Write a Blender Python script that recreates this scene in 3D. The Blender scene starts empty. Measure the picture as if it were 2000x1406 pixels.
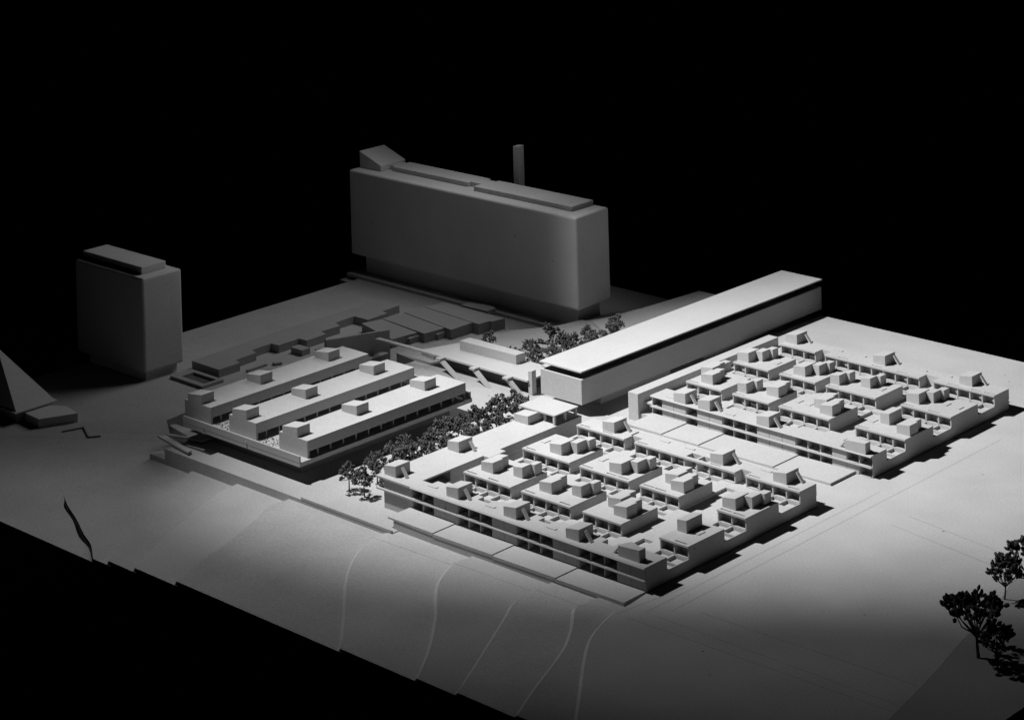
import bpy, math, random
from mathutils import Vector, Matrix

# ------------------------------------------------------------------ scene, camera, light
scene = bpy.context.scene
C = scene.collection
S = 0.01                                   # all numbers below are centimetres of the card model

cam_d = bpy.data.cameras.new('camera')
cam = bpy.data.objects.new('camera', cam_d); C.objects.link(cam)
scene.camera = cam
yaw, roll = math.radians(43.6576), math.radians(1.6320)
f = Vector((-math.sin(yaw), math.cos(yaw), 0)); r0 = Vector((math.cos(yaw), math.sin(yaw), 0)); d0 = f.cross(r0)
r = math.cos(roll) * r0 + math.sin(roll) * d0; d = -math.sin(roll) * r0 + math.cos(roll) * d0
cam.matrix_world = Matrix(((r.x, -d.x, -f.x, 154.0 * S), (r.y, -d.y, -f.y, -177.7 * S), (r.z, -d.z, -f.z, 100.0 * S), (0, 0, 0, 1)))
cam_d.sensor_width = 36.0; cam_d.lens = 80.48; cam_d.shift_y = -0.7225     # a view camera with its front dropped
cam_d.clip_start = 0.05; cam_d.clip_end = 60

world = bpy.data.worlds.new('World'); scene.world = world; world.use_nodes = True
world.node_tree.nodes['Background'].inputs[0].default_value = (0, 0, 0, 1)
world.node_tree.nodes['Background'].inputs[1].default_value = 0.0

def aim(o, loc, target):
    o.location = Vector(loc) * S
    o.rotation_euler = (Vector(target) * S - o.location).to_track_quat('-Z', 'Y').to_euler()

def spot(name, loc, target, power, half, radius, sx=1.0, spin=0.0):
    """a studio spotlight whose lens throws an oval pool of light"""
    l = bpy.data.lights.new(name, 'SPOT'); l.energy = power; l.spot_size = 2 * half; l.spot_blend = 1.0
    l.shadow_soft_size = radius * S; l.color = (1, 1, 1)
    o = bpy.data.objects.new(name, l); C.objects.link(o)
    L = Vector(loc) * S; fw = (Vector(target) * S - L).normalized(); u = fw.cross(Vector((0, 0, 1))).normalized(); v = u.cross(fw)
    u, v = math.cos(spin) * u + math.sin(spin) * v, -math.sin(spin) * u + math.cos(spin) * v
    u = u * sx
    o.matrix_world = Matrix(((u.x, v.x, -fw.x, L.x), (u.y, v.y, -fw.y, L.y), (u.z, v.z, -fw.z, L.z), (0, 0, 0, 1)))
    return o
spot('studio_spotlight', (-109, -37, 168), (-6.0, 66, 0), 352, 0.290, 1.6, 1.70, -1.36)
spot('studio_spill', (-109, -37, 168), (-20, -3, 0), 26, 0.54, 1.6, 0.35, 0.03)
al = bpy.data.lights.new('studio_softbox', 'AREA'); al.shape = 'SQUARE'; al.size = 34 * S; al.energy = 0.62; al.spread = math.radians(125)
ao = bpy.data.objects.new('studio_softbox', al); C.objects.link(ao); aim(ao, (-86, 63, 52), (-89, 20, 0))

scene.view_settings.view_transform = 'Standard'; scene.view_settings.look = 'None'
scene.view_settings.exposure = 0.0; scene.view_settings.gamma = 1.0
scene.cycles.max_bounces = 8; scene.cycles.diffuse_bounces = 6

# ------------------------------------------------------------------ materials
def card(name, base, mottle=0.05, speck=0.0, bump=0.06, fine=520.0):
    m = bpy.data.materials.new(name); m.use_nodes = True
    n, l = m.node_tree.nodes, m.node_tree.links
    b = n['Principled BSDF']; b.inputs['Roughness'].default_value = 0.85; b.inputs['Specular IOR Level'].default_value = 0.12
    tc = n.new('ShaderNodeTexCoord')
    geo = n.new('ShaderNodeNewGeometry')
    n1 = n.new('ShaderNodeTexNoise'); n1.inputs['Scale'].default_value = fine; n1.inputs['Detail'].default_value = 2.0
    n2 = n.new('ShaderNodeTexNoise'); n2.inputs['Scale'].default_value = 14.0; n2.inputs['Detail'].default_value = 5.0
    for q in (n1, n2): l.new(geo.outputs['Position'], q.inputs['Vector'])
    mr = n.new('ShaderNodeMapRange'); mr.inputs[1].default_value = 0.3; mr.inputs[2].default_value = 0.7
    mr.inputs[3].default_value = 1 - mottle * 1.6; mr.inputs[4].default_value = 1 + mottle * 1.0
    l.new(n1.outputs['Fac'], mr.inputs[0])
    mr2 = n.new('ShaderNodeMapRange'); mr2.inputs[1].default_value = 0.3; mr2.inputs[2].default_value = 0.7
    mr2.inputs[3].default_value = 1 - mottle; mr2.inputs[4].default_value = 1 + mottle * 0.5
    l.new(n2.outputs['Fac'], mr2.inputs[0])
    mu = n.new('ShaderNodeMath'); mu.operation = 'MULTIPLY'; l.new(mr.outputs[0], mu.inputs[0]); l.new(mr2.outputs[0], mu.inputs[1])
    out = mu.outputs[0]
    if speck > 0:
        v = n.new('ShaderNodeTexVoronoi'); v.inputs['Scale'].default_value = 55.0; l.new(geo.outputs['Position'], v.inputs['Vector'])
        sx = n.new('ShaderNodeSeparateColor'); l.new(v.outputs['Color'], sx.inputs[0])
        rad = n.new('ShaderNodeMapRange'); rad.inputs[1].default_value = 1 - speck; rad.inputs[2].default_value = 1.0
        rad.inputs[3].default_value = 0.0; rad.inputs[4].default_value = 0.075; l.new(sx.outputs[0], rad.inputs[0])
        lt = n.new('ShaderNodeMath'); lt.operation = 'LESS_THAN'; l.new(v.outputs['Distance'], lt.inputs[0]); l.new(rad.outputs[0], lt.inputs[1])
        k = n.new('ShaderNodeMath'); k.operation = 'MULTIPLY_ADD'; l.new(lt.outputs[0], k.inputs[0]); k.inputs[1].default_value = -0.75; k.inputs[2].default_value = 1.0
        m2 = n.new('ShaderNodeMath'); m2.operation = 'MULTIPLY'; l.new(out, m2.inputs[0]); l.new(k.outputs[0], m2.inputs[1]); out = m2.outputs[0]
    sc = n.new('ShaderNodeMath'); sc.operation = 'MULTIPLY'; sc.inputs[1].default_value = base; l.new(out, sc.inputs[0])
    cc = n.new('ShaderNodeCombineColor')
    for i in range(3): l.new(sc.outputs[0], cc.inputs[i])
    l.new(cc.outputs[0], b.inputs['Base Color'])
    bp = n.new('ShaderNodeBump'); bp.inputs['Strength'].default_value = bump; bp.inputs['Distance'].default_value = 0.002
    l.new(n1.outputs['Fac'], bp.inputs['Height']); l.new(bp.outputs[0], b.inputs['Normal'])
    return m
CARD = card('white_card', 0.42, 0.06, 0.10)
BOARD = card('ground_card', 0.40, 0.085, 0.16, 0.10)
PLASTER = card('plaster', 0.60, 0.07, 0.5, 0.12)
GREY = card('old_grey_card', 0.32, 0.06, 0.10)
TREE = card('dried_blossom', 0.12, 0.40, 0.0, 0.3)
TRUNK = card('dried_stem', 0.12, 0.20, 0.0, 0.2)
LEAD = card('pencil', 0.27, 0.15)
WHITE = card('bright_card', 0.64, 0.06, 0.10)
EDGE = card('fresh_cut_card', 0.53, 0.10)
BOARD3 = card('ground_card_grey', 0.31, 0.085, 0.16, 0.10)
DECK_SHADE = card('deck_shade_card', 0.09, 0.10)
SEAM_SHADE = card('seam_shade', 0.008, 0.10)
EDGE_LIT = card('fresh_cut_lit', 0.72, 0.10)  # cut core made paler still: light from the left put into the colour
ROOF = card('roof_card', 0.455, 0.05, 0.06)
BOARD2 = card('ground_card_pale', 0.43, 0.085, 0.16, 0.10)
EARTH = card('loose_filling', 0.16, 0.25)
BLACK = bpy.data.materials.new('black_cloth'); BLACK.use_nodes = True
_b = BLACK.node_tree.nodes['Principled BSDF']; _b.inputs['Base Color'].default_value = (0.0012, 0.0012, 0.0012, 1)
_b.inputs['Roughness'].default_value = 1.0; _b.inputs['Specular IOR Level'].default_value = 0.0

# ------------------------------------------------------------------ helpers
class MB:
    """collects geometry in model centimetres, builds ONE mesh object"""
    def __init__(s): s.v = []; s.f = []
    def add(s, vs, fs):
        o = len(s.v); s.v += [tuple(p) for p in vs]; s.f += [tuple(i + o for i in q) for q in fs]; return s
    def box(s, x0, x1, y0, y1, z0, z1):
        return s.add([(x0, y0, z0), (x1, y0, z0), (x1, y1, z0), (x0, y1, z0), (x0, y0, z1), (x1, y0, z1), (x1, y1, z1), (x0, y1, z1)],
                     [(3, 2, 1, 0), (4, 5, 6, 7), (0, 1, 5, 4), (1, 2, 6, 5), (2, 3, 7, 6), (3, 0, 4, 7)])
    def prism(s, poly, z0, z1):
        a = sum(poly[i][0] * poly[(i + 1) % len(poly)][1] - poly[(i + 1) % len(poly)][0] * poly[i][1] for i in range(len(poly)))
        if a < 0: poly = poly[::-1]
        n = len(poly)
        return s.add([(x, y, z0) for x, y in poly] + [(x, y, z1) for x, y in poly],
                     [tuple(range(n))[::-1], tuple(range(n, 2 * n))] + [(i, (i + 1) % n, n + (i + 1) % n, n + i) for i in range(n)])
    def xz(s, poly, y0, y1):               # a section in x,z swept along y
        a = sum(poly[i][0] * poly[(i + 1) % len(poly)][1] - poly[(i + 1) % len(poly)][0] * poly[i][1] for i in range(len(poly)))
        if a < 0: poly = poly[::-1]
        n = len(poly)
        return s.add([(x, y0, z) for x, z in poly] + [(x, y1, z) for x, z in poly],
                     [tuple(range(n)), tuple(range(n, 2 * n))[::-1]] + [((i + 1) % n, i, n + i, n + (i + 1) % n) for i in range(n)])
    def yz(s, poly, x0, x1):               # a section in y,z swept along x
        a = sum(poly[i][0] * poly[(i + 1) % len(poly)][1] - poly[(i + 1) % len(poly)][0] * poly[i][1] for i in range(len(poly)))
        if a < 0: poly = poly[::-1]
        n = len(poly)
        return s.add([(x0, y, z) for y, z in poly] + [(x1, y, z) for y, z in poly],
                     [tuple(range(n))[::-1], tuple(range(n, 2 * n))] + [(i, (i + 1) % n, n + (i + 1) % n, n + i) for i in range(n)])
    def grid(s, adds, subs, z0, z1):       # rectilinear plate with notches and holes
        xs = sorted({v for q in adds + subs for v in q[:2]}); ys = sorted({v for q in adds + subs for v in q[2:4]})
        nx, ny = len(xs) - 1, len(ys) - 1
        def inside(i, j):
            if i < 0 or j < 0 or i >= nx or j >= ny: return False
            cx, cy = (xs[i] + xs[i + 1]) / 2, (ys[j] + ys[j + 1]) / 2
            hit = lambda q: q[0] < cx < q[1] and q[2] < cy < q[3]
            return any(hit(q) for q in adds) and not any(hit(q) for q in subs)
        idx = {}; vs = []; fs = []
        def V(i, j, k):
            if (i, j, k) not in idx: idx[(i, j, k)] = len(vs); vs.append((xs[i], ys[j], (z0, z1)[k]))
            return idx[(i, j, k)]
        for i in range(nx):
            for j in range(ny):
                if not inside(i, j): continue
                fs.append((V(i, j, 1), V(i + 1, j, 1), V(i + 1, j + 1, 1), V(i, j + 1, 1)))
                fs.append((V(i, j + 1, 0), V(i + 1, j + 1, 0), V(i + 1, j, 0), V(i, j, 0)))
                if not inside(i, j - 1): fs.append((V(i, j, 0), V(i + 1, j, 0), V(i + 1, j, 1), V(i, j, 1)))
                if not inside(i, j + 1): fs.append((V(i + 1, j + 1, 0), V(i, j + 1, 0), V(i, j + 1, 1), V(i + 1, j + 1, 1)))
                if not inside(i - 1, j): fs.append((V(i, j + 1, 0), V(i, j, 0), V(i, j, 1), V(i, j + 1, 1)))
                if not inside(i + 1, j): fs.append((V(i + 1, j, 0), V(i + 1, j + 1, 0), V(i + 1, j + 1, 1), V(i + 1, j, 1)))
        return s.add(vs, fs)
    def tube(s, pts, rads, n=6):
        rings = []; o = len(s.v)
        for k, p in enumerate(pts):
            p = Vector(p); t = (Vector(pts[min(k + 1, len(pts) - 1)]) - Vector(pts[max(k - 1, 0)])).normalized()
            u = t.cross(Vector((0.31, 0.95, 0.05))).normalized(); w = t.cross(u)
            for a in range(n):
                c = 2 * math.pi * a / n; s.v.append(tuple(p + rads[k] * (math.cos(c) * u + math.sin(c) * w)))
        for k in range(len(pts) - 1):
            for a in range(n):
                s.f.append((o + k * n + a, o + k * n + (a + 1) % n, o + (k + 1) * n + (a + 1) % n, o + (k + 1) * n + a))
        s.f.append(tuple(o + a for a in range(n))[::-1]); s.f.append(tuple(o + (len(pts) - 1) * n + a for a in range(n)))
        return s
    def undercut(s, z):                    # front edge slanted inward, shaped so its face stays unlit
        s.v = [(x, y + 0.8 if (y < -27.2 and zz < z - 0.05) else y, zz) for x, y, zz in s.v]; return s
    def mesh(s, name, mat, loc=(0, 0, 0)):
        m = bpy.data.meshes.new(name)
        m.from_pydata([((x - loc[0]) * S, (y - loc[1]) * S, (z - loc[2]) * S) for x, y, z in s.v], [], s.f)
        m.materials.append(mat); m.update(); return m
    def build(s, name, mat, parent=None, loc=None):
        """top level: origin at loc; child: origin at loc, given in world centimetres"""
        base = tuple(parent['origin']) if parent else (0, 0, 0)
        if loc is None: loc = base
        o = bpy.data.objects.new(name, s.mesh(name, mat, loc)); C.objects.link(o)
        o['origin'] = [float(q) for q in loc]
        o.location = [(loc[i] - base[i]) * S for i in range(3)]
        if parent: o.parent = parent
        return o

def thing(name, label, cat, loc, group=None):
    o = bpy.data.objects.new(name, None); C.objects.link(o); o.location = Vector(loc) * S; o['origin'] = [float(q) for q in loc]
    o.empty_display_size = 0.01
    return tag(o, label, cat, group)
def tag(o, label, cat, group=None):
    o['label'] = label; o['category'] = cat
    if group: o['group'] = group
    return o
def struct(o): o['kind'] = 'structure'; return o
def place(mesh, name, parent, loc):         # a repeated part: shares its mesh, loc in world centimetres
    base = tuple(parent['origin'])
    o = bpy.data.objects.new(name, mesh); C.objects.link(o); o.parent = parent
    o['origin'] = [float(q) for q in loc]; o.location = [(loc[i] - base[i]) * S for i in range(3)]
    return o
def bevel(o, w, seg=2):
    m = o.modifiers.new('bevel', 'BEVEL'); m.width = w * S; m.segments = seg; m.limit_method = 'ANGLE'

# ------------------------------------------------------------------ the ground: stacked card layers
R_ = 42.0; FY = -27.72
Z = {0: -3.4, 1: -2.95, 2: -2.45, 3: -1.95, 4: -1.45, 5: -1.1, 6: -0.8, 7: -0.5, 8: -0.25, 9: 0.0}
def smooth(pts, k=3):
    out = []
    for i in range(len(pts) - 1):
        p0 = pts[max(i - 1, 0)]; p1 = pts[i]; p2 = pts[i + 1]; p3 = pts[min(i + 2, len(pts) - 1)]
        for j in range(k):
            t = j / k
            out.append(tuple(0.5 * (2 * p1[a] + (p2[a] - p0[a]) * t + (2 * p0[a] - 5 * p1[a] + 4 * p2[a] - p3[a]) * t * t + (-p0[a] + 3 * p1[a] - 3 * p2[a] + p3[a]) * t ** 3) for a in (0, 1)))
    return out + [pts[-1]]
CT = {2: [(-69.02, -3.4), (-69.02, -5.45), (-67.53, -7.87), (-66.1, -11.29), (-62.81, -16.07), (-59.14, -22.11), (-54.96, -27.75)],
      3: [(-60.5, -3.4), (-60.49, -5.07), (-60.03, -8.41), (-56.3, -16.64), (-53.59, -22.29), (-50.21, -27.74)],
      4: [(-51.0, -3.4), (-51.08, -4.97), (-51.14, -5.63), (-51.34, -7.78), (-49.77, -10.79), (-47.26, -16.45), (-44.98, -23.04), (-42.96, -27.73)],
      5: [(-34.3, -3.4), (-34.36, -4.89), (-34.62, -5.66), (-34.32, -7.8), (-32.25, -11.82), (-28.57, -16.34), (-23.11, -21.58), (-16.81, -27.72)],
      6: [(-22.0, -3.4), (-22.08, -4.69), (-22.23, -5.16), (-22.13, -6.81), (-20.91, -9.55), (-18.84, -12.49), (-14.0, -17.37), (-9.26, -23.0), (-6.0, -27.71)],
      7: [(-10.4, -3.4), (-10.42, -4.75), (-10.64, -5.92), (-10.59, -7.83), (-9.86, -10.42), (-8.17, -13.39), (-4.61, -19.97), (-0.5, -27.7)],
      8: [(-3.85, -3.4), (-3.85, -4.41), (-4.0, -6.6), (-3.67, -7.89), (-1.29, -10.82), (1.0, -14.24), (2.76, -17.92), (5.0, -23.18), (7.2, -27.69)],
      9: [(0.06, -3.4), (0.06, -4.75), (0.05, -5.84), (0.82, -8.58), (2.32, -12.1), (5.1, -16.1), (9.01, -21.03), (12.45, -25.4), (14.2, -27.68)]}
base_poly = [(-115.2, -26.9), (-58.02, -26.9), (-56.5, -26.9), (-56.4, -25.9), (R_, -25.9), (R_, 86.0), (-114.4, 86.0), (-117.6, 86.0), (-117.6, 63.2), (-114.6, 63.0), (-114.6, 12.0)]
struct(MB().prism(base_poly, -4.0, Z[0] - 0.02).build('base_board', BOARD))
crack = [(-81.58, -15.9), (-75.01, -19.22), (-72.38, -20.55), (-68.44, -22.2), (-64.05, -24.3), (-60.9, -25.6), (-57.54, -27.76)]
l1 = smooth(crack) + [(-54.4, -27.755), (-54.2, -25.9), (R_, -25.9), (R_, 85.99), (-114.3, 85.99), (-114.6, 12.0), (-115.2, -15.9)]
struct(MB().prism(l1, Z[0] - 0.02, Z[1]).undercut(Z[1]).build('terrain_layer', BOARD))
lip = smooth([(-81.58, -15.9), (-75.03, -19.24), (-72.75, -20.9), (-68.7, -22.5), (-64.5, -24.7), (-61.05, -25.8), (-57.8, -27.75)])
cs = smooth(crack)                          # open seam: its shade painted as a near-black edge and underlay
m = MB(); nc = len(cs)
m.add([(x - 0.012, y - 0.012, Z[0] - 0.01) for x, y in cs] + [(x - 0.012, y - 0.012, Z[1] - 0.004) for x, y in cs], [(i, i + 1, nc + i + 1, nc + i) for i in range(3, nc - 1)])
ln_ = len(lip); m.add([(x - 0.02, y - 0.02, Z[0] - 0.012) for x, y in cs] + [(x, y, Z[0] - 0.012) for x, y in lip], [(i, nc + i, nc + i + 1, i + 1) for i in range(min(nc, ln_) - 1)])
struct(m.build('seam_shade_strip', SEAM_SHADE))
m = MB(); nl = len(lip)                     # the sagging sheet left of the open seam
for i, (x, y) in enumerate(lip):
    u = i / (nl - 1); zc = Z[1] - 0.004 - 0.4 * u * u * (3 - 2 * u)
    for j in range(9):
        v = j / 8; xe, ye = -115.2, -15.9 - 11.85 * u
        m.v.append((x + (xe - x) * v, y + (ye - y) * v, zc))
for i in range(nl - 1):
    for j in range(8): m.f.append((i * 9 + j, i * 9 + j + 1, (i + 1) * 9 + j + 1, (i + 1) * 9 + j))
o = struct(m.build('terrain_layer', BOARD))
for p_ in o.data.polygons: p_.use_smooth = True
L10 = [(26.77, 33.0), (26.89, 28.09), (27.14, 25.19), (28.2, 21.9), (29.52, 16.06), (30.59, 10.15), (31.55, 5.99), (32.65, 1.02), (33.59, -4.24), (34.6, -9.5), (36.2, -17.0), (38.0, -27.68)]
def cut_layer(k, poly_tail, off=0.36):
    """one sheet of card: its left edge is a knife-cut bevel with the fresh core showing"""
    c = smooth(CT[k]); inner = []
    for i, p in enumerate(c):
        q0, q1 = c[max(i - 1, 0)], c[min(i + 1, len(c) - 1)]
        t = Vector((q1[0] - q0[0], q1[1] - q0[1], 0)).normalized(); n_ = Vector((-t.y, t.x, 0))
        inner.append((p[0] + n_.x * off, p[1] + (n_.y * off if 0 < i < len(c) - 1 else 0)))
    o = struct(MB().prism(inner + poly_tail, Z[k - 1], Z[k]).undercut(Z[k]).build('terrain_layer', BOARD2 if k % 2 else BOARD))
    n = len(c); m = MB().add([(x, y, Z[k - 1] + 0.002) for x, y in c] + [(x, y, Z[k] - 0.001) for x, y in inner] + [(x, y, Z[k - 1] + 0.002) for x, y in inner],
                             [(i + 1, i, n + i, n + i + 1) for i in range(n - 1)] + [(n - 1, 3 * n - 1, 2 * n - 1)])
    m.build('cut_edge', EDGE_LIT if k < 5 else EDGE, o)  # left sheets take the edge colour with light painted in
    return o
for k in range(2, 9): cut_layer(k, [(CT[k + 1][-1][0] + 0.5, CT[k][-1][1]), (CT[k + 1][-1][0] + 0.8, -25.9), (R_, -25.9), (R_, -3.4)])
# the highest layer carries the housing; it ends at the tree-lined edge on the right
top = smooth(L10)[::-1] + [(27.6, 40.0), (30.5, 52.0), (R_, 70.0), (R_, 85.98), (-40.8, 85.98), (-40.8, 69.0), (-36.2, 69.0), (-36.2, 39.4), (-33.3, 39.4), (-33.3, -0.5), (0.04, -0.5)]
cut_layer(9, top)
low = [(-33.3, -3.38), (R_, -3.38), (R_, 85.97), (-36.2, 85.97), (-36.2, 39.4), (-33.3, 39.4)]
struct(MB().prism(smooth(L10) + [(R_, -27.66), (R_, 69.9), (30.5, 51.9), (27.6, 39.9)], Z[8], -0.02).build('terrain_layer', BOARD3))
struct(MB().prism(low, Z[1], Z[8]).build('terrain_layer', BOARD))
# the paved court between the buildings: one raised sheet with a sunk ramp opening
pz = -1.0
m = MB()
m.grid([(-74.14, -33.31, -4.9, 38.0)], [(-74.1, -68.0, -2.7, -1.35)], Z[1], pz)
struct(m.build('plaza', BOARD))
m = MB().prism([(-74.14, 38.0), (-33.31, 38.0), (-33.31, 39.38), (-36.21, 39.38), (-36.21, 85.96), (-63.0, 85.96), (-63.9, 77.0), (-67.0, 71.5), (-69.5, 61.0), (-72.94, 55.96), (-76.0, 48.7), (-78.55, 41.4), (-78.5, 38.6)], Z[1], pz)
struct(m.build('plaza', BOARD))
m = MB().prism([(-65.6, 65.0), (-62.4, 63.2), (-36.3, 58.2), (-36.3, 85.95), (-63.0, 85.95), (-63.9, 77.0)], pz, -0.55)
struct(m.build('terrace', BOARD))
m = MB().prism([(-68.3, 52.2), (-70.3, 52.7), (-72.0, 50.2), (-70.6, 45.0), (-60.0, 46.2), (-56.0, 57.5)], pz, -0.86)
struct(m.build('terrace', BOARD))
# low step at the left end of the retaining wall, the kerbs along its crown
tag(MB().prism([(-77.2, -4.9), (-74.15, -4.9), (-74.15, -2.6), (-77.0, -2.9)], Z[1], -2.3).build('wall_step', CARD), 'low step at the left end of the long retaining wall', 'step')
tag(MB().yz([(-4.93, pz), (-4.66, pz), (-4.66, -0.86), (-4.93, -0.72)], -48.6, -33.4).build('kerb_wall', CARD), 'thin raised kerb along the edge of the court below two trees', 'kerb')
# pencil lines drawn on the board, thin strips
def line(p, q, w=0.05, z=0.004):
    p = Vector((p[0], p[1], 0)); q = Vector((q[0], q[1], 0)); n = (q - p).normalized().cross(Vector((0, 0, 1))) * w
    return [(p + n).x, (p + n).y], [(q + n).x, (q + n).y], [(q - n).x, (q - n).y], [(p - n).x, (p - n).y]
def lines(z, segs):
    m = MB()
    for p, q in segs:
        a = line(p, q, 0.035)
        m.add([(u[0], u[1], z) for u in a], [(3, 2, 1, 0)])
    o = m.build('drawn_line', LEAD); return struct(o)
lines(0.006, [((2.9, -4.1), (2.9, 37)), ((0.9, -6.2), (2.2, 3.2)), ((2.2, -6.1), (33.4, -5.5)), ((4.4, -4.0), (33.1, -4.1)), ((7.1, -0.5), (32.4, 0.2)), ((9.1, 30), (26.3, 27.3)), ((9.4, 33.2), (26.6, 30.5)), ((4.7, -2.0), (4.7, 60))])
lines(Z[7] + 0.006, [((-10.0, -6.3), (-3.9, -6.2))]); lines(Z[6] + 0.006, [((-22.1, -6.5), (-10.7, -6.3))]); lines(Z[5] + 0.006, [((-34.4, -6.9), (-22.3, -6.5))])
lines(Z[1] + 0.006, [((-99.0, -12.5), (-78.6, 2.0)), ((-97.0, -8.0), (-80.0, 3.9)), ((-111.4, 27.0), (-106.8, 22.2)), ((-78.6, 30), (-82.6, 45.5)), ((-82.9, 45.54), (-76.9, 60.4))])
tr = [(-108.3 + 2.6 * math.cos(a), 30 + 6 * math.sin(a)) for a in [math.radians(q) for q in range(140, 380, 12)]]
lines(Z[1] + 0.006, list(zip(tr[:-1], tr[1:])))
lines(pz + 0.006, [((-78.0, 41.7), (-72.7, 55.7)), ((-68.0, 45.0), (-62.0, 49.5)), ((-62.0, 49.5), (-61.0, 44.0))])
# dark cloth far under the model
struct(MB().box(-700, 700, -500, 700, -42, -40).build('backdrop', BLACK))

# ------------------------------------------------------------------ housing blocks
RZ, RT = 2.40, 2.60                    # underside and top of the roofs
PT = 1.26                             # top of the ground storey
fin_mesh = MB().box(-0.09, 0.09, 0, 1.0, PT, RZ).mesh('fin', CARD)
rim_pts = [(math.cos(a) * 0.86, math.sin(a) * 0.36) for a in [math.pi * k / 8 for k in range(9)]]
arc_mesh = MB().prism(rim_pts, PT, PT + 0.11).mesh('curved_sill', CARD)
arc_low = MB().prism([(x, -y * 0.8) for x, y in rim_pts], 0, 0.07).mesh('curved_sill', CARD)
def monitor_meshes():
    H0, H1 = 1.03, 1.29
    def shed(m, x0, x1, y0, y1, h0=H0, h1=H1): m.xz([(x0, 0), (x1, 0), (x1, h1), (x0, h0)], y0, y1)
    d = {}
    m = MB(); shed(m, 0, 1.86, 0, 2.3); d['ramp'] = m
    m = MB(); m.prism([(0, 0), (1.86, 0), (1.86, 1.75), (1.5, 1.75), (1.5, 3.0), (0, 3.0)], 0, 1.0)
    m.v = [(x, y, z if z < 0.5 else 1.03 + 0.24 * x / 1.86) for x, y, z in m.v]; d['step'] = m
    m = MB(); shed(m, 0, 1.4, 0, 1.5, 1.08, 1.27); m.xz([(1.5, 0), (1.92, 0), (1.92, 1.26), (1.02, 1.16)], 1.505, 2.75); d['two'] = m
    m = MB(); shed(m, 0, 1.83, 0, 2.35); m.xz([(2.36, 0), (2.95, 0), (2.95, 1.27), (1.84, 1.19)], 1.5, 3.1); m.xz([(2.85, 0), (3.42, 0), (3.42, 1.26), (2.42, 1.18)], 3.105, 4.3); d['cluster'] = m
    m = MB(); shed(m, 0, 1.28, 0, 2.65, 1.22, 1.36); d['plain'] = m
    m = MB(); m.prism([(0, 0), (2.9, 0), (2.9, 1.0), (2.45, 1.0), (2.45, 0.85), (0.55, 1.6), (0.1, 0.75)], 0, 1.0)
    m.v = [(x, y, z if z < 0.5 else 1.08 + 0.2 * x / 2.9) for x, y, z in m.v]; d['wide'] = m
    return {k: v.mesh('roof_monitor', CARD) for k, v in d.items()}
MON = monitor_meshes()
plank_mesh = MB().xz([(0.22, 1.02), (0.36, 1.08), (1.2, 0.06), (1.12, 0.0), (0.98, 0.0)], -0.2, 0.2).mesh('leaning_plank', CARD)
plank_left = MB().xz([(-0.05, 0.95), (0.02, 0.88), (-0.75, 0.0), (-0.95, 0.0)], 0.25, 0.65).mesh('leaning_plank', CARD)
hatch_x = MB().box(0, 1.35, 0, 0.42, 0, 0.08).mesh('roof_hatch', CARD)
hatch_y = MB().box(0, 0.62, 0, 1.15, 0, 0.08).mesh('roof_hatch', CARD)

def monitors(block, items):
    for kind, x, y in items:
        k = kind.split('_')[0]
        o = place(MON[k], 'roof_monitor', block, (x, y, RT))
        if k == 'ramp':
            py = y + (0.8 if kind.endswith('front') else 1.62)
            place(plank_mesh, 'leaning_plank', o, (x + 1.86, py, RT))
        if k == 'wide': place(plank_left, 'leaning_plank', o, (x, y, RT))

def house(block, x0, x1, y0, y1, bays, slots=(), holes=(), notch=(), panel=None, right_flush=True):
    """an upper storey: open bays towards the front, solid behind"""
    o = MB().grid([(x0, x1, y0 + 1.05, y1), (x0, x0 + 0.15, y0 + 0.08, y0 + 1.05), (x1 - 0.15, x1, y0 + 0.08, y0 + 1.05)], list(holes) + list(notch), PT, RZ).build('house', CARD, block, ((x0 + x1) / 2, y0, PT))
    sl = [(a, a + 1.55, y0 + 0.3, y0 + 0.56) for a in slots]
    MB().grid([(x0, x1, y0 - 0.06, y1)], sl + list(holes) + list(notch), RZ, RT).build('roof_slab', CARD, o)
    w = (x1 - x0) / bays
    for k in range(1, bays): place(fin_mesh, 'fin', o, (x0 + w * k, y0 + 0.06, 0.0))
    for k in range(bays): place(arc_mesh, 'curved_sill', o, (x0 + w * (k + 0.5), y0 + 0.02, 0.0))
    if panel is not None:
        MB().box(x0 + w * panel + 0.5, x0 + w * (panel + 1) - 0.1, y0 + 0.62, y0 + 0.7, PT, PT + 0.55).build('low_screen', CARD, o)
    return o

def pits_for(x0, x1, y0, bays, depth=1.6):
    w = (x1 - x0) / bays; out = []
    for k in range(bays):
        dd = depth + (0.0, 0.12, -0.1)[k % 3]
        out.append((x0 + w * k + 0.12, x0 + w * (k + 1) - 0.12, y0 - dd, y0 - 0.03))
    for k in range(bays): out.append((x0 + w * k + 0.1, x0 + w * (k + 1) - 0.1, y0 + 0.34, y0 + 1.04))
    out.append((x0 + 0.1, x1 - 0.12, y0 - 3.1, y0 - 1.88))
    return out

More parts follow.
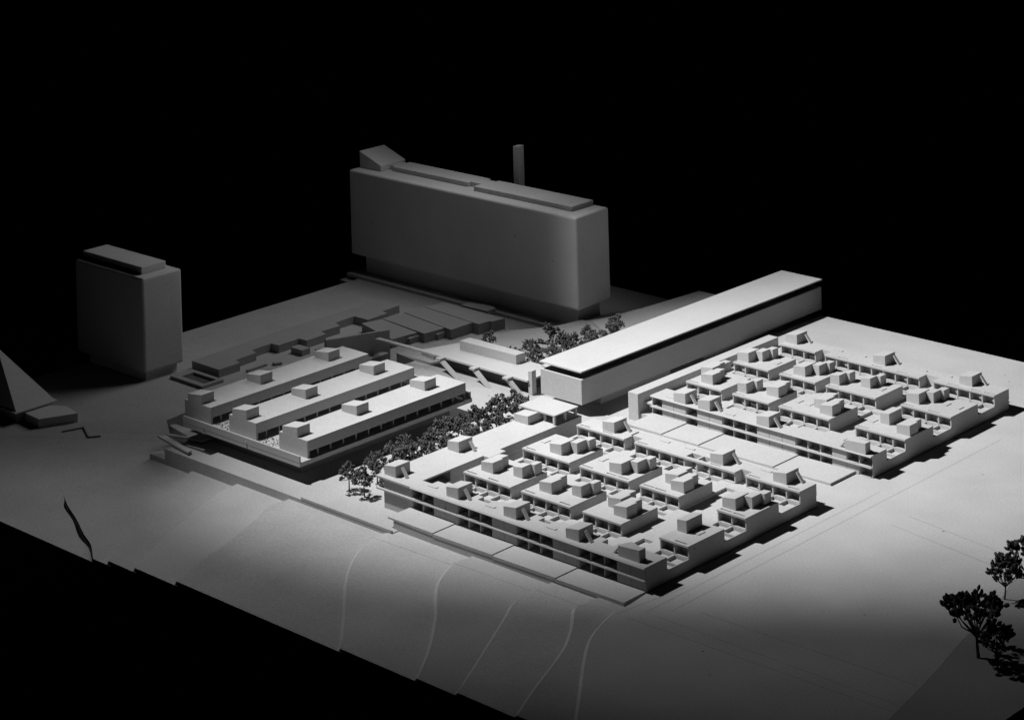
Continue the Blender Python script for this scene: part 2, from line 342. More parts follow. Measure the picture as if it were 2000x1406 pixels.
def facade(block, xs, opens_up, opens_low, yf, x_left, x_right, y_back, zlow, notches, slots, roof_extra=(), body_extra=(), ledge_left=0.0):
    """two-storey street front: panels, fins, two ledges"""
    o = MB().grid([(x_left, x_right, yf, y_back)], [(xs[i] + 0.07, xs[i + 1] - 0.07, yf - 1, yf + 1.15) for i in opens_low], zlow, 1.08).build('lower_front', CARD, block, ((x_left + x_right) / 2, yf, zlow))
    led = [(yf - 0.34, 1.12), (yf - 0.40, 1.2), (yf - 0.36, 1.32), (yf - 0.26, PT), (y_back, PT), (y_back, 1.08), (yf - 0.26, 1.08)]
    MB().yz(led, x_left - ledge_left, x_right).build('ledge', CARD, o)
    u = MB().grid([(x_left, x_right, yf, y_back)] + list(body_extra), [(xs[i] + 0.07, xs[i + 1] - 0.07, yf - 1, yf + 1.15) for i in opens_up] + list(notches), PT, RZ).build('upper_front', CARD, block, ((x_left + x_right) / 2, yf, PT))
    sl = [(a, a + 1.4, yf + 1.9, yf + 2.1) for a in slots]
    MB().grid([(x_left - ledge_left, x_right, yf - 0.3, y_back)] + list(roof_extra), list(notches) + sl, RZ, RT).build('roof_slab', CARD, u)
    MB().yz([(yf - 0.30, RZ - 0.02), (yf - 0.40, RZ + 0.08), (yf - 0.38, RT - 0.1), (yf - 0.30, RT - 0.01)], x_left - ledge_left, x_right).build('ledge', CARD, u)
    for which, par, z0, z1 in ((opens_up, u, PT + 0.01, RZ - 0.01), (opens_low, o, 0.02, 1.07)):
        closed = [i for i in range(len(xs) - 1) if i not in which]
        for i in closed:
            MB().box(xs[i] + 0.03, xs[i + 1] - 0.03, yf - 0.07, yf, z0, z1).build('wall_panel', CARD, par)
        for i in which:
            place(arc_low, 'curved_sill', par, ((xs[i] + xs[i + 1]) / 2, yf + 0.02, PT if par is u else 0.0))
    return o, u

# --- the nearer block
B1 = thing('housing_block', 'nearer terraced housing block with a long two-storey front facing the stepped slope', 'building', (-20, 14, 0), 'white card housing blocks')
xs1 = [-34.65, -32.9, -31.1, -29.2, -27.3, -25.65, -23.85, -22.0, -20.18, -18.35, -16.65, -14.85, -13.0, -11.15, -9.25, -7.65, -5.75, -3.95, -2.1, 0.0]
op1 = [0, 1, 4, 5, 6, 9, 10, 11, 14, 15, 16]
rows1 = [(-33.2, -25.75, 6.4, 12.45, 4), (-24.1, -16.7, 6.4, 12.45, 4), (-14.9, -9.3, 6.4, 12.5, 3), (-3.95, 0.0, 6.4, 12.45, 2),
         (-33.15, -25.65, 16.15, 22.0, 4), (-24.1, -16.6, 16.15, 22.0, 4), (-15.0, -9.35, 16.15, 22.1, 3), (-3.95, 0.0, 16.15, 22.0, 2),
         (-33.3, -25.7, 25.85, 28.95, 4), (-24.1, -9.1, 25.85, 28.95, 8), (-7.6, 0.0, 25.85, 28.95, 4)]
pits = []
for x0, x1, y0, y1, n in rows1: pits += pits_for(x0, x1, y0, n)
court = [(-9.3, -4.0, 7.9, 15.6), (-9.3, -4.0, 16.0, 24.6)]
floor_pits = [(-7.2, -5.8, 5.3, 7.75), (-9.1, -4.1, 3.0, 5.0)]
MB().grid([(-33.6, 0.0, 2.5, 28.9)], [q for q in pits if not (q[1] > -9.3 and q[0] < -4.0)] + [(-7.2, -5.8, 5.3, 7.6)] + [(-9.3, -4.0, 16.2, 24.4)], 0.9, PT).build('podium', CARD, B1)
MB().box(-33.6, 0.0, 2.5, 28.9, -1.0, 0.9).build('podium_base', CARD, B1)
facade(B1, xs1, op1, op1, -0.4, -34.65, 0.0, 2.5, -0.95, [(-26.1, -24.4, 1.5, 3), (-16.9, -15.35, 1.5, 3), (-7.75, -6.1, 1.5, 3), (-34.9, -33.4, 1.55, 3)], [],
       roof_extra=[(-32.2, -27.4, 2.5, 3.0), (-23.6, -18.0, 2.5, 2.95), (-14.6, -9.2, 2.5, 2.95), (-5.2, 0, 2.5, 2.9)], body_extra=[(-5.2, 0, 2.5, 2.9)])
# left wing, long flat roof, with an undercut on its court side
lw = MB().grid([(-39.3, -34.93, -0.4, 28.6), (-34.93, -34.65, -0.4, 1.5)], [], -1.0, PT).build('left_wing', CARD, B1, (-37, 14, -1))
MB().grid([(-39.3, -34.95, -0.4, 28.6), (-34.95, -34.0, 11.4, 14.2), (-34.95, -34.65, -0.4, 1.5)], [(-37.4, -34.9, 2.2, 6.0)], PT, RZ).build('upper_wall', CARD, lw)
MB().grid([(-40.3, -34.9, -0.7, 28.6), (-34.9, -33.95, 11.4, 14.2), (-34.9, -34.65, -0.7, 1.5)], [], RZ, RT).build('roof_slab', CARD, lw)
MB().box(-40.3, -34.66, -0.72, -0.4, 1.08, PT).build('ledge', CARD, lw)
MB().box(-39.28, -34.68, -0.46, -0.4, PT + 0.01, RZ - 0.01).build('wall_panel', CARD, lw)
MB().box(-35.2, -34.95, 1.9, 2.2, PT, RZ).build('pier', CARD, lw)
hl1 = {9: [(-16.6, -15.1, 26.3, 27.5), (-14.85, -13.45, 26.3, 27.5)]}
sl1 = {0: (-33.0, -29.6), 1: (-23.9, -18.6), 2: (), 3: (-2.1,), 4: (-32.9,), 5: (-23.95, -20.3, -18.55), 6: (-14.8, -13.05), 7: (-3.75, -2.0), 8: (-33.0, -29.4), 9: (-23.9, -12.95), 10: (-7.4, -1.9)}
for i, (x0, x1, y0, y1, n) in enumerate(rows1):
    nt = {8: [(-26.0, -25.7, 27.4, 29)]}.get(i, [])
    house(B1, x0, x1, y0, y1, n, sl1[i], hl1.get(i, ()), nt, panel={1: 2, 9: 3}.get(i))
MB().box(-25.69, -24.11, 27.4, 28.95, PT, RT - 0.003).build('link_wall', CARD, B1)
MB().box(-9.09, -7.61, 27.15, 28.95, PT, RT - 0.003).build('link_wall', CARD, B1)
monitors(B1, [('ramp_front', -39.7, 0.1), ('ramp_back', -39.6, 10.2), ('ramp_front', -29.55, 0.05), ('ramp_front', -20.7, 0.05), ('ramp_front', -11.45, -0.05), ('wide', -4.1, -0.05),
              ('ramp_back', -29.7, 26.55), ('ramp_back', -13.2, 26.55), ('ramp_back', -4.15, 26.5),
              ('step', -31.9, 8.0), ('two', -27.85, 9.1), ('step', -22.6, 7.8), ('two', -18.9, 9.15), ('step', -11.6, 7.85), ('step', -13.6, 9.2), ('plain', -3.55, 8.9),
              ('cluster', -29.68, 17.2), ('cluster', -20.3, 17.05), ('step', -11.4, 17.3), ('step', -13.2, 18.5), ('cluster', -3.95, 17.1)])
for x, y in ((-33.3, 0.75), (-24.25, 0.75), (-14.98, 0.6), (-22.1, 28.1), (-18.35, 28.15), (-7.2, 28.2)): place(hatch_x, 'roof_hatch', B1, (x, y, RT))
for x, y in ((-32.7, 18.85), (-23.5, 18.75), (-1.6, 9.35)): place(hatch_y, 'roof_hatch', B1, (x, y, RT))

# --- the farther block
B2 = thing('housing_block', 'farther terraced housing block with a tall plain end wall beside the long raised hall', 'building', (-17, 54, 0), 'white card housing blocks')
xs2 = [-33.2, -31.5, -29.65, -27.7, -25.9, -24.0, -22.0, -20.3, -18.4, -16.65, -14.85, -12.9, -10.95, -9.2, -7.4, -5.65, -3.6, -1.87, 0.0]
up2 = [0, 3, 6, 7, 8, 12, 13, 14, 16, 17]; lo2 = [0, 3, 6, 7, 8, 12, 13, 14, 17]
rows2 = [(-33.05, -27.35, 46.4, 52.4, 3), (-25.6, -19.9, 46.4, 52.2, 3), (-18.4, -10.8, 46.4, 52.3, 4), (-7.15, 0.0, 46.5, 52.4, 4),
         (-33.05, -27.35, 56.1, 62.0, 3), (-25.6, -19.95, 56.1, 62.0, 3), (-18.35, -10.8, 56.1, 62.0, 4), (-7.2, 0.0, 56.2, 62.2, 4),
         (-32.7, -27.0, 65.75, 69.2, 3), (-25.5, -10.85, 65.75, 69.2, 8), (-8.9, 0.0, 65.9, 69.3, 5)]
pits = []
for x0, x1, y0, y1, n in rows2: pits += pits_for(x0, x1, y0, n)
MB().grid([(-34.88, 0.0, 42.7, 69.2)], [q for q in pits if not (q[1] > -10.8 and q[0] < -7.2)] + [(-10.8, -7.2, 46.6, 55.2), (-10.8, -7.2, 56.2, 64.6)], 0.9, PT).build('podium', CARD, B2)
MB().box(-34.88, 0.0, 42.7, 69.2, -0.9, 0.9).build('podium_base', CARD, B2)
facade(B2, xs2, up2, lo2, 39.85, -33.2, 0.0, 42.7, -0.9, [(-24.3, -22.6, 41.6, 43), (-13.9, -12.0, 41.6, 43), (-5.5, -4.0, 41.8, 43)], [])
MB().box(-34.88, -33.22, 41.0, 42.69, -0.9, PT).build('side_terrace', CARD, B2)
MB().box(-34.88, -33.22, 40.2, 41.0, PT - 0.2, PT).build('side_terrace', CARD, B2)
MB().box(-36.5, -34.9, 39.1, 68.2, -1.0, 2.45).build('end_wall', CARD, B2)
MB().box(-34.89, -33.9, 53.5, 56.6, PT, 2.35).build('end_wall_step', CARD, B2)
sl2 = {0: (-32.9,), 1: (-25.5,), 2: (-18.2,), 3: (-7.0,), 4: (-33.0,), 5: (-25.5,), 6: (-18.2,), 7: (-7.1, -3.4), 8: (), 9: (-23.6, -18.3, -14.4), 10: (-6.9, -3.5, -1.65)}
for i, (x0, x1, y0, y1, n) in enumerate(rows2):
    house(B2, x0, x1, y0, y1, n, sl2[i], panel={1: 1, 3: 2, 8: 2}.get(i))
MB().box(-26.99, -25.51, 67.3, 69.2, PT, RT - 0.003).build('link_wall', CARD, B2)
MB().box(-10.84, -8.91, 67.4, 69.2, PT, RT - 0.003).build('link_wall', CARD, B2)
monitors(B2, [('ramp_front', -29.5, 39.65), ('ramp_front', -25.6, 39.6), ('ramp_front', -16.6, 39.65), ('wide', -3.7, 39.6),
              ('ramp_back', -33.3 + 0.7, 66.8), ('ramp_back', -18.6, 66.85), ('ramp_back', -5.7, 67.0),
              ('step', -31.3, 47.3), ('step', -33.0, 49.4), ('two', -26.0 + 0.45, 47.4), ('step', -22.0, 48.7), ('step', -13.0, 47.5), ('step', -14.75, 48.8), ('step', -2.0, 47.7), ('plain', -5.4, 49.3),
              ('cluster', -33.0, 56.9), ('cluster', -24.05, 57.05), ('two', -18.35, 57.1), ('two', -14.65, 58.5), ('cluster', -7.2 - 0.0, 57.5)])
for x, y in ((-31.2, 40.2), (-21.85, 40.1), (-25.7, 68.0), (-22.05, 68.1), (-12.75, 68.2), (-9.1, 68.3)): place(hatch_x, 'roof_hatch', B2, (x, y, RT))
for x, y in ((-28.5, 58.6), (-17.7, 48.65), (-16.0, 48.7), (-3.1, 59.1), (-1.25, 59.0), (-12.3, 58.7), (-6.75, 48.8)): place(hatch_y, 'roof_hatch', B2, (x, y, RT))

# parking decks in front of both blocks
def tiles(label, y0, y1, xs, z0, dz, zb, wall_x0):
    o = thing('parking_deck', label, 'deck', ((xs[0] + xs[-1]) / 2, y0, zb), 'low decks in front of the housing')
    z = z0
    MB().box(wall_x0, xs[-1] - 0.1, y0 + 0.06, y1 - 0.01, zb, z0 - 0.32).build('front_wall', CARD, o)
    for a, b in zip(xs[:-1], xs[1:]):
        poly = [(a, z - dz - 0.33 if a != xs[0] else z - 0.2), (b - 0.03, z - 0.33), (b - 0.03, z), (a, z - 0.0 if a == xs[0] else z - dz)]
        MB().xz(poly, y0, y1).build('deck_tile', CARD, o)
    return o
tiles('low flat deck of four tiles along the front foot of the nearer housing block', -3.95, -0.41, [-34.95, -27.75, -18.7, -9.45, -0.05], 0.14, 0.11, -2.4, -34.1)
tiles('bright low deck of tiles lying between the two housing blocks', 34.9, 39.84, [-33.0, -27.6, -21.8, -10.6, -2.4], 0.30, 0.12, -0.2, -32.9)

# ------------------------------------------------------------------ pavilion on the nearer block
cn = thing('roof_canopy', 'thin flat canopy on slim posts at the far end of a long roof', 'canopy', (-38, 26, RT))
MB().box(-41.1, -35.1, 23.95, 28.25, 3.66, 3.82).build('canopy_plate', CARD, cn)
pm = MB().box(-0.14, 0.14, -0.14, 0.14, 0, 1.11).mesh('post', CARD)
for x, y in ((-35.3, 24.12), (-35.3, 26.0), (-35.3, 27.9), (-37.2, 24.5), (-40.8, 28.0)): place(pm, 'post', cn, (x, y, RT))
tag(MB().xz([(-40.1, RT), (-37.8, RT), (-37.8, RT + 1.05), (-40.1, RT + 0.9)], 22.1, 25.6).build('roof_pavilion', CARD, None, (-39, 24, RT)), 'plain flat box tucked half under the thin canopy', 'pavilion')

# ------------------------------------------------------------------ the long raised hall
H = thing('raised_hall', 'long white hall hovering over a recessed core with a floating flat roof', 'building', (-45, 60, -1))
m = MB()
X0, X1, Y0, Y1 = -48.55, -41.5, 35.9, 87.1
m.grid([(X0, X1, Y0, Y1)], [(X0 + 0.3, X1 - 0.3, Y0 + 0.3, Y1 - 0.3)], 0.8, 3.67); m.box(X0, X1, Y0, Y1, 0.5, 0.8)
m.build('hall_box', CARD, H)
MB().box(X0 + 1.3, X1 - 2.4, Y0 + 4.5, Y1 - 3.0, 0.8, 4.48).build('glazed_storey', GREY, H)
MB().box(-48.75, -41.6, 35.95, 87.5, 4.48, 4.66).build('roof_slab', ROOF, H)
MB().box(-47.5, -42.9, 41.0, 55.0, pz, 0.5).build('core', CARD, H)
MB().box(-47.5, -42.9, 62.0, 80.0, pz, 0.5).build('core', CARD, H)
for z in (3.35, 2.0, 0.55):
    MB().box(-49.7, X0, 37.3, 39.2, z, z + 0.2).build('landing', CARD, H)
tag(MB().xz([(-52.5, pz), (-51.85, pz), (-51.85, 2.2), (-52.5, 2.05)], 37.7, 38.5).build('post', CARD, None, (-52.2, 38, pz)), 'tall square post standing free between deck corner and hall', 'post')

# ------------------------------------------------------------------ raised walkway deck
D = thing('raised_deck', 'raised white deck on three leaning struts running back from the hall', 'deck', (-62, 40, -1))
dp = [(-52.4, 37.4), (-52.45, 40.8), (-50.0, 40.8), (-50.0, 42.6), (-55.4, 43.25), (-70.3, 43.3), (-72.3, 37.8), (-79.0, 37.75), (-80.9, 37.7), (-80.9, 36.7), (-79.4, 37.0), (-70.3, 37.25)]
MB().prism(dp, 0.72, 0.95).build('deck_plate', ROOF, D)
MB().box(-69.0, -53.6, 38.6, 42.4, pz, 0.72).build('back_wall', DECK_SHADE, D)  # deep shade under the deck painted into the wall colour
for tx, bx, by in ((-55.35, -53.3, 36.9), (-61.45, -58.5, 36.35), (-67.85, -63.9, 36.1)):
    st = MB().add([(tx - 0.3, 36.45, 0.72), (tx + 0.35, 36.45, 0.72), (tx + 0.35, 37.1, 0.72), (tx - 0.3, 37.1, 0.72),
                   (bx - 0.3, by - 0.2, pz), (bx + 0.35, by - 0.2, pz), (bx + 0.35, by + 0.4, pz), (bx - 0.3, by + 0.4, pz)],
                  [(0, 1, 2, 3), (7, 6, 5, 4), (4, 5, 1, 0), (5, 6, 2, 1), (6, 7, 3, 2), (7, 4, 0, 3)]).build('leaning_strut', CARD, D)
    MB().box(tx - 0.55, tx + 0.4, 36.3, 37.4, 0.72, 0.96).build('strut_cap', CARD, st)
tag(MB().prism([(-68.15, 40.75), (-57.9, 41.1), (-57.75, 42.75), (-68.0, 42.6)], 0.95, 2.22).build('deck_pavilion', CARD, None, (-63, 41.7, 0.95)), 'long narrow white block lying on the raised deck', 'pavilion')

# ------------------------------------------------------------------ three-bar school building on a hovering slab
K = thing('three_bar_building', 'low building of three parallel roofed bars on one hovering slab', 'building', (-64, 12, -1))
MB().grid([(-74.2, -52.2, -1.9, 27.0), (-75.9, -74.2, -0.2, 27.0)], [], 1.0, 1.5).build('floor_slab', CARD, K)
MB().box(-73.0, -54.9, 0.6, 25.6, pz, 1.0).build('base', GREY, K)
pr = MB().box(-74.2, -52.2, -1.92, -1.72, 1.5, 2.28).build('parapet', CARD, K)
for x in (-70.2, -62.0): MB().box(x, x + 0.13, -2.0, -1.921, 1.35, 1.85).build('spout', CARD, pr)
MB().box(-75.5, -52.4, 26.82, 27.0, 1.5, 2.3).build('parapet', CARD, K)
fin_bar = MB().box(-0.22, 0.0, -0.06, 0.06, 1.5, 2.27).mesh('fin', CARD)
boxb = MB().xz([(0, 0), (2.72, 0), (2.72, 1.2), (0, 0.83)], 0, 2.0).mesh('roof_box', CARD)
for xr in (-70.7, -62.0, -52.6):
    xl = xr - 5.1
    b = MB().grid([(xl, xr, -0.3, 26.3)], [], 2.27, 3.56).build('bar', CARD, K, ((xl + xr) / 2, 13, 1.5))
    MB().box(xl, xr, -0.3, 0.0, 1.5, 2.27).build('end_wall', CARD, b)
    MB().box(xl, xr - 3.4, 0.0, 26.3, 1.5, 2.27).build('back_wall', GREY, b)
    for k in range(13): place(fin_bar, 'fin', b, (xr - 0.01, 1.35 + 2.06 * k - 0.0, 0))
    for y in (-0.297, 9.25, 20.8): place(boxb, 'roof_box', b, (xl + 0.62, y, 3.56))
rng = random.Random(4)
m = MB()
for xa, xb in ((-70.6, -67.3), (-61.9, -57.9)):
    for _ in range(120):
        x, y, s = rng.uniform(xa + .2, xb - .2), rng.uniform(-1.5, 1.6), rng.uniform(.05, .12)
        m.add([(x + s, y, 1.5), (x, y + s, 1.5), (x - s, y, 1.5), (x, y - s, 1.5), (x, y, 1.5 + 1.5 * s)], [(0, 1, 4), (1, 2, 4), (2, 3, 4), (3, 0, 4)])
o = m.build('planting', EARTH, K); o['kind'] = 'stuff'
# leaning fence panel and ramps at its left end
pn = MB().add([(-78.7, -0.3, -2.9), (-78.5, -0.3, -2.9), (-79.3, -0.4, 0.2), (-79.5, -0.4, 0.2), (-78.7, 3.2, -2.9), (-78.5, 3.2, -2.9), (-79.3, 3.6, 0.45), (-79.5, 3.6, 0.45)],
    [(0, 1, 2, 3), (5, 4, 7, 6), (1, 5, 6, 2), (4, 0, 3, 7), (3, 2, 6, 7), (4, 5, 1, 0)]).build('leaning_panel', CARD, None, (-78.6, 1.5, -2.9))
tag(pn, 'thin leaning wall panel at the left end of the hovering slab', 'panel')
rp = thing('zigzag_ramp', 'folded narrow ramp of three thin strips beside the hovering slab', 'ramp', (-75, -1.5, pz))
MB().prism([(-79.4, -0.2), (-79.3, 0.5), (-74.5, 0.75), (-71.6, 0.45), (-71.7, -1.0), (-73.4, -1.35)], -0.75, -0.5).build('ramp_strip', CARD, rp)
MB().prism([(-76.9, -2.55), (-73.4, -1.36), (-71.7, -1.02), (-72.6, -0.75), (-76.6, -2.0)], -0.78, -0.52).build('ramp_strip', CARD, rp)
MB().prism([(-77.5, -3.4), (-76.7, -2.6), (-70.0, -3.95), (-70.0, -4.55)], -0.8, -0.55).build('ramp_strip', CARD, rp)
MB().prism([(-73.2, -2.35), (-72.9, -2.2), (-70.0, -1.85), (-70.1, -2.0)], -1.2, -1.02).build('ramp_strip', CARD, rp)

# ------------------------------------------------------------------ towers
T2 = thing('tower_slab', 'broad high-rise slab with stepped roof and a wedge on its left end', 'tower', (-92, 68.5, -2.95))
b = MB().prism([(-116.3, 64.6), (-67.9, 64.6), (-68.3, 72.2), (-116.3, 72.2)], 0.6, 13.9).build('tower_body', PLASTER, T2); bevel(b, 0.35, 3)
MB().box(-115.0, -69.9, 66.6, 71.4, -2.5, 0.6).build('recessed_base', PLASTER, T2)
MB().box(-117.0, -68.7, 64.2, 72.6, -2.95, -2.5).build('plinth', BOARD, T2)
pn = MB().grid([(-90.9, -70.9, 67.0, 71.8), (-109.9, -93.2, 68.1, 71.9), (-93.2, -90.9, 68.7, 71.9), (-111.0, -109.9, 68.6, 71.2)], [(-92.0, -90.2, 71.2, 72)], 13.9, 14.62).build('roof_slab', PLASTER, T2); bevel(pn, 0.12, 2)
w = MB().xz([(-115.9, 13.9), (-111.0, 13.9), (-111.0, 14.85), (-115.9, 16.55)], 66.6, 72.0).build('roof_wedge', PLASTER, T2); bevel(w, 0.12, 2)
T1 = thing('tower_block', 'narrow high-rise block with a flat stepped roof at the left', 'tower', (-105, 15.5, -3.4))
b = MB().prism([(-116.5, 12.35), (-100.85, 12.35), (-100.6, 18.9), (-116.5, 18.9)], -1.7, 11.25).build('tower_body', PLASTER, T1); bevel(b, 0.3, 3)
MB().box(-114.4, -101.45, 13.0, 18.3, -3.4, -1.7).build('recessed_base', PLASTER, T1)
b = MB().box(-116.1, -102.5, 13.5, 17.7, 11.25, 12.3).build('roof_slab', PLASTER, T1); bevel(b, 0.1, 2)
b = MB().xz([(-89.7, -2.95), (-88.3, -2.95), (-88.35, 19.6), (-89.6, 19.45)], 74.4, 75.6).build('chimney', PLASTER, None, (-89, 75, -2.95)); bevel(b, 0.12, 2)
tag(b, 'slim tall chimney rising behind the broad high-rise slab', 'chimney')

# ------------------------------------------------------------------ pyramid-roofed house and low things on the left
P = thing('pyramid_house', 'house with a steep pyramid roof at the left edge of the board', 'house', (-107, -5.4, -3.4))
MB().box(-113.6, -101.2, -8.1, -2.6, -3.4, -1.6).build('wall', CARD, P)
MB().box(-114.2, -100.75, -8.65, -2.05, -1.6, -1.42).build('eaves', WHITE, P)
MB().add([(-113.9, -8.35, -1.42), (-101.0, -8.35, -1.42), (-101.0, -2.3, -1.42), (-113.9, -2.3, -1.42), (-109.4, -5.5, 4.7)], [(3, 2, 1, 0), (0, 1, 4), (1, 2, 4), (2, 3, 4), (3, 0, 4)]).build('pyramid_roof', WHITE, P)
tag(MB().prism([(-100.9, -7.1), (-97.4, -7.35), (-95.3, -2.75), (-98.7, -2.1), (-101.2, -3.5)], -3.4, -1.8).build('annex', WHITE, None, (-98, -5, -3.4)), 'flat-roofed low annex in front of the pyramid-roofed house', 'annex')
zz = MB()
zp = [(-93.75, -6.28), (-92.75, -3.6), (-89.35, -5.3), (-88.46, -4.11)]
for p, q in zip(zp[:-1], zp[1:]):
    n_ = (Vector((q[0] - p[0], q[1] - p[1], 0)).normalized().cross(Vector((0, 0, 1)))) * 0.12
    zz.prism([(p[0] + n_.x, p[1] + n_.y), (q[0] + n_.x, q[1] + n_.y), (q[0] - n_.x, q[1] - n_.y), (p[0] - n_.x, p[1] - n_.y)], -3.4, -2.75)
tag(zz.build('garden_wall', GREY, None, (-91, -5, -3.4)), 'small dark zigzag wall lying near the flat annex', 'wall')

lowA = [(-100.45, 20.15), (-94.43, 20.08), (-94.45, 23.83), (-95.89, 24.26), (-96.08, 28.11), (-97.5, 28.53), (-97.55, 32.11), (-96.04, 32.28), (-96.17, 36.11), (-94.58, 36.2), (-94.69, 39.96), (-96.08, 40.27), (-95.93, 43.75), (-97.57, 44.41), (-97.69, 48.2), (-94.79, 48.29), (-94.9, 52.26), (-96.2, 52.5), (-96.31, 56.04), (-100.8, 56.19), (-101.12, 38.57)]
tag(MB().prism(lowA, -2.95, -1.83).build('row_building', GREY, None, (-97, 38, -2.95)), 'long low building with zigzag front behind the three-bar building', 'building')
B = thing('stepped_building', 'low dark building of four staggered flat roofs before the broad tower', 'building', (-85, 53, -2.95))
for i, (poly, z) in enumerate((([(-84.55, 48.42), (-85.09, 43.89), (-94.0, 46.3), (-93.2, 49.6)], -1.72), ([(-82.7, 52.15), (-83.11, 48.44), (-93.2, 49.6), (-92.4, 53.4)], -1.62), ([(-81.06, 56.12), (-81.13, 51.88), (-92.4, 53.4), (-91.8, 57.0)], -1.52), ([(-78.59, 60.38), (-79.07, 58.07), (-79.5, 58.12), (-79.69, 56.06), (-91.8, 57.0), (-91.25, 60.46)], -1.45))):
    MB().prism(poly, -2.95, z).build('wing', GREY, B)
for x, y in ((-84.2, 46.6), (-82.45, 50.4), (-81.05, 54.7)): MB().box(x - 1.1, x, y, y + 1.9, -2.95, -2.1).build('porch', GREY, B)
tag(MB().prism([(-88.85, 61.6), (-88.9, 63.4), (-84.9, 64.2), (-83.6, 63.6), (-83.6, 61.9)], -2.95, -1.7).build('garage', GREY, None, (-86, 62.6, -2.95)), 'small dark block squeezed between stepped building and broad tower', 'garage')
pl = thing('pool_terrace', 'low platform around a dark sunken pool before the zigzag building', 'pool', (-96, 17.5, -2.95))
MB().grid([(-99.5, -92.5, 15.6, 19.3)], [(-98.1, -93.2, 16.5, 18.65)], -2.95, -2.55).build('platform', GREY, pl)
MB().box(-98.2, -93.1, 16.4, 18.7, -2.95, -2.9).build('pool_floor', TREE, pl)
Wl = thing('sloping_wall', 'tall free-standing wall with a sloping top where the walkway ends', 'wall', (-81, 34, -2.95))
MB().yz([(28.0, -2.95), (39.75, -2.95), (39.75, 1.46), (28.0, 2.9)], -81.4, -81.0).build('wall', GREY, Wl)
MB().box(-81.0, -79.9, 31.5, 38.3, -1.35, -1.2).build('shelf', CARD, Wl)
MB().prism([(-82.5, 27.2), (-81.0, 27.2), (-81.0, 28.0), (-82.5, 28.0)], -2.95, 1.6).build('buttress', GREY, Wl)
for (x0, x1, y0, y1, z1), lb in (((-94.8, -92.4, 33.4, 34.9, -2.1), 'small dark block beside the zigzag building, nearest the sloping wall'), ((-93.5, -93.1, 24.1, 27.6, -2.65), 'thin dark strip of wall on the ground below the zigzag building')):
    tag(MB().box(x0, x1, y0, y1, -2.95, z1).build('garden_block' if z1 > -2.4 else 'garden_wall', GREY, None, (x0, y0, -2.95)), lb, 'block' if z1 > -2.4 else 'wall')
tag(MB().prism([(-93.0, 28.4), (-92.4, 29.5), (-91.8, 29.2), (-92.3, 28.2)], -2.95, -2.6).build('garden_block', GREY, None, (-92.5, 28.9, -2.95)), 'tiny dark block on open ground beyond the first bar roof', 'block')
tag(MB().prism([(-75.5, 40.6), (-72.4, 39.9), (-72.2, 40.3), (-75.3, 41.0)], pz, -0.3).build('low_barrier', CARD, None, (-74, 40.4, pz)), 'low grey barrier on the ground under the walkway strip', 'barrier')

# ------------------------------------------------------------------ trees of dried blossom
def lump(m, p, dr, L, rad, rng):
    dr = dr.normalized(); u = dr.cross(Vector((0.2, 0.3, 0.93))).normalized(); w = dr.cross(u); o = len(m.v); n = 5
    prof = [(0.0, 0.35), (0.45, 1.0), (0.85, 0.75)]
    for t, q in prof:
        for a in range(n):
            c = 2 * math.pi * a / n + rng.uniform(-.2, .2); m.v.append(tuple(p + dr * (t * L) + (u * math.cos(c) + w * math.sin(c)) * rad * q * rng.uniform(.8, 1.2)))
    m.v.append(tuple(p + dr * L))
    for k in range(2):
        for a in range(n): m.f.append((o + k * n + a, o + k * n + (a + 1) % n, o + (k + 1) * n + (a + 1) % n, o + (k + 1) * n + a))
    for a in range(n): m.f.append((o + 2 * n + a, o + 2 * n + (a + 1) % n, o + 3 * n))
    m.f.append(tuple(o + a for a in range(n))[::-1])
def tree_meshes(seed, h, spread, clusters, lumps, size, fork=0.42, droop=0.42):
    rng = random.Random(seed); t = MB(); c = MB()
    lean = Vector((rng.uniform(-.08, .08), rng.uniform(-.08, .08), 0)) * h
    top = Vector((0, 0, h * fork)) + lean * .5
    t.tube([(0, 0, 0), tuple(top * .5 + lean * .1), tuple(top)], [h * .024, h * .018, h * .016], 7)
    for k in range(clusters):
        az = 2 * math.pi * (k * 0.382 + rng.uniform(-.06, .06)); rr = spread * h * math.sqrt(rng.uniform(.05, 1.0))
        zz_ = h * (1.0 - droop * (rr / (spread * h)) ** 2 - rng.uniform(0, .22))
        e = Vector((math.cos(az) * rr, math.sin(az) * rr, max(zz_ - size * 1.4, h * fork * 1.05))) + lean
        st = Vector((0, 0, h * fork * rng.uniform(.72, 1.0))) + lean * .4
        mid = st.lerp(e, .55) + Vector((rng.uniform(-.04, .04), rng.uniform(-.04, .04), -.05)) * h
        t.tube([tuple(st), tuple(mid), tuple(e)], [h * .011, h * .008, h * .005], 5)
        ax = (e - mid).normalized()
        for j in range(lumps):
            dv = (ax + Vector((rng.gauss(0, .75), rng.gauss(0, .75), rng.gauss(.15, .55)))).normalized()
            p = e + Vector((rng.gauss(0, .45), rng.gauss(0, .45), rng.gauss(0, .35))) * size * .8 - ax * size * .3
            lump(c, p, dv, size * rng.uniform(.7, 1.15), size * rng.uniform(.21, .32), rng)
    return t.mesh('trunk', TRUNK), c.mesh('crown', TREE)
KINDS = [tree_meshes(11 + i, 4.0, sp, cl, 12, .42, fk) for i, (sp, cl, fk) in enumerate(((.36, 17, .46), (.31, 15, .40), (.40, 18, .40), (.28, 13, .36)))]
BIG = [tree_meshes(71 + i, 7.4, sp, cl, 15, .74, fk, .26) for i, (sp, cl, fk) in enumerate(((.43, 18, .34), (.36, 14, .36)))]
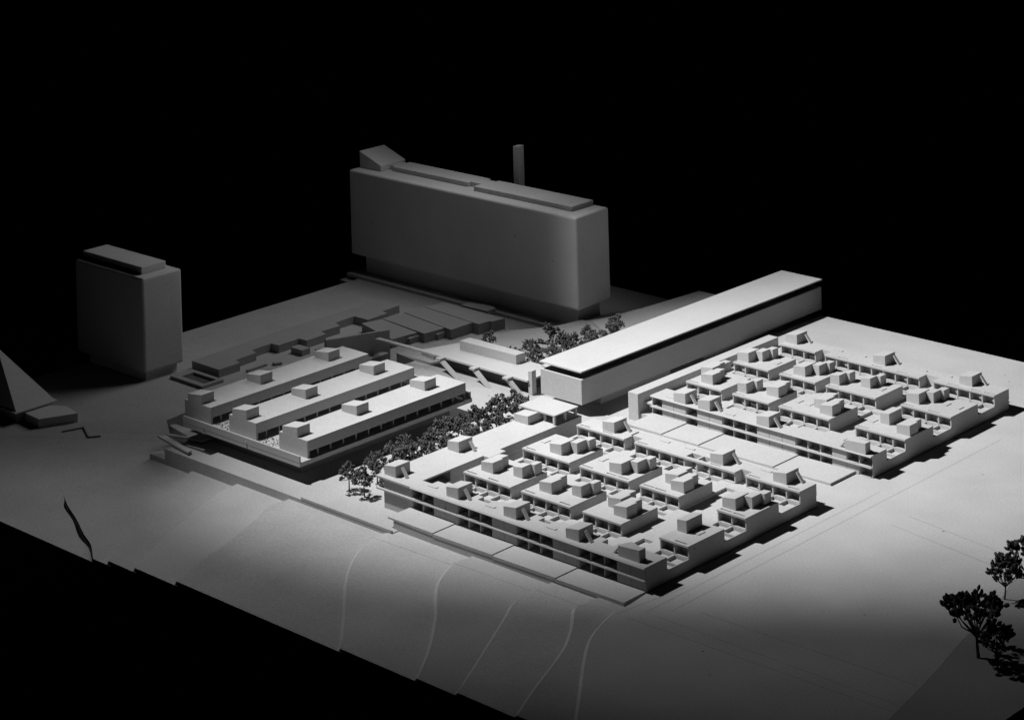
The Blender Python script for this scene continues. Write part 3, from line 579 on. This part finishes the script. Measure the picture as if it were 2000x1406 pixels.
def tree(x, y, z, kind, sc, rz, label, group=None, pool=KINDS, name='model_tree'):
    o = thing(name, label, 'tree', (x, y, z), group)
    tm, cm = pool[kind]
    for nm, me in (('trunk', tm), ('crown', cm)):
        q = bpy.data.objects.new(nm, me); C.objects.link(q); q.parent = o
    o.rotation_euler = (0, 0, rz); o.scale = (sc, sc, sc)
    return o
G = 'row of model trees beside the nearer housing block'
rng = random.Random(9)
tree(-46.15, 0.4, pz, 0, 0.98, 0.4, 'wide-crowned small tree at the near end of the tree row, standing a little left', G)
tree(-43.3, 0.2, pz, 1, 1.0, 2.0, 'small tree at the near end of the tree row, nearest the housing block corner', G)
ORD = ['first', 'second', 'third', 'fourth', 'fifth', 'sixth', 'seventh', 'eighth', 'ninth', 'tenth', 'eleventh', 'twelfth', 'thirteenth', 'fourteenth', 'fifteenth', 'sixteenth']
rest = [(-45.2, 4.0), (-42.6, 3.6), (-47.6, 6.0), (-44.3, 6.9), (-42.2, 7.8), (-48.2, 9.3), (-45.8, 9.9), (-43.4, 11.0), (-48.2, 11.6), (-46.2, 13.0), (-43.5, 14.2), (-47.8, 14.8), (-45.3, 16.4), (-48.2, 17.6), (-43.2, 18.0), (-46.4, 19.3), (-48.4, 20.6), (-44.2, 21.2), (-46.6, 22.6), (-48.3, 24.0), (-44.8, 24.8), (-47.2, 26.2), (-45.2, 28.3), (-48.3, 28.4), (-46.6, 30.6), (-49.2, 32.0)]
count = {'school': 0, 'housing': 0}
for i, (x, y) in enumerate(rest):
    side = 'school' if x < -46 else 'housing'
    tree(x, y, pz, (i * 3 + i // 4) % 4, rng.uniform(.84, 1.12), rng.uniform(0, 6.28), '%s tree from the near end on the %s side of the dense tree row' % (ORD[count[side]], side), G); count[side] += 1
G2 = 'thicket of model trees behind the raised hall'
count = {'tower': 0, 'hall': 0}
for i, (x, y, s) in enumerate([(-58.6, 45.4, .85), (-60.6, 47.0, 1.0), (-58.0, 48.3, .9), (-60.0, 50.4, 1.5), (-57.4, 51.2, 1.0), (-59.0, 53.6, 1.05), (-57.0, 55.0, .9), (-59.2, 57.0, .9), (-57.5, 59.6, .95), (-58.6, 62.2, 1.0), (-56.4, 47.0, .85), (-55.6, 50.0, .85)]):
    side = 'tower' if x < -58.3 else 'hall'
    lb = 'tallest dark tree standing up out of the thicket behind the raised hall' if s == 1.5 else '%s tree from the deck on the %s side of the thicket behind the hall' % (ORD[count[side]], side)
    tree(x, y, pz, (i * 2 + i // 3) % 4, s, rng.uniform(0, 6.28), lb, G2); count[side] += s != 1.5
tree(-68.6, 47.0, pz, 1, .85, 1.0, 'lone small dark tree directly behind the long block on the deck', None)
tree(-63.6, 46.2, pz, 0, .6, 2.0, 'lowest bush-like tree peeping over the right end of the long deck block', None)
tree(33.6, 8.7, -0.06, 0, 1.02, 0.6, 'large black tree in the lower right corner, broadest crown and split stems', 'large foreground trees', BIG)
tree(36.1, 8.0, -0.06, 1, .66, 2.2, 'short black tree standing just right of the broadest foreground tree', 'large foreground trees', BIG)
tree(28.6, 21.5, -0.06, 1, .64, 4.0, 'black tree leaning over the board edge, second from the top of the foreground group', 'large foreground trees', BIG)
tree(29.9, 23.9, -0.06, 0, .92, 3.1, 'black tree cut by the right picture edge, topmost of the foreground group', 'large foreground trees', BIG)
for o in scene.objects:
    if 'origin' in o: del o['origin']
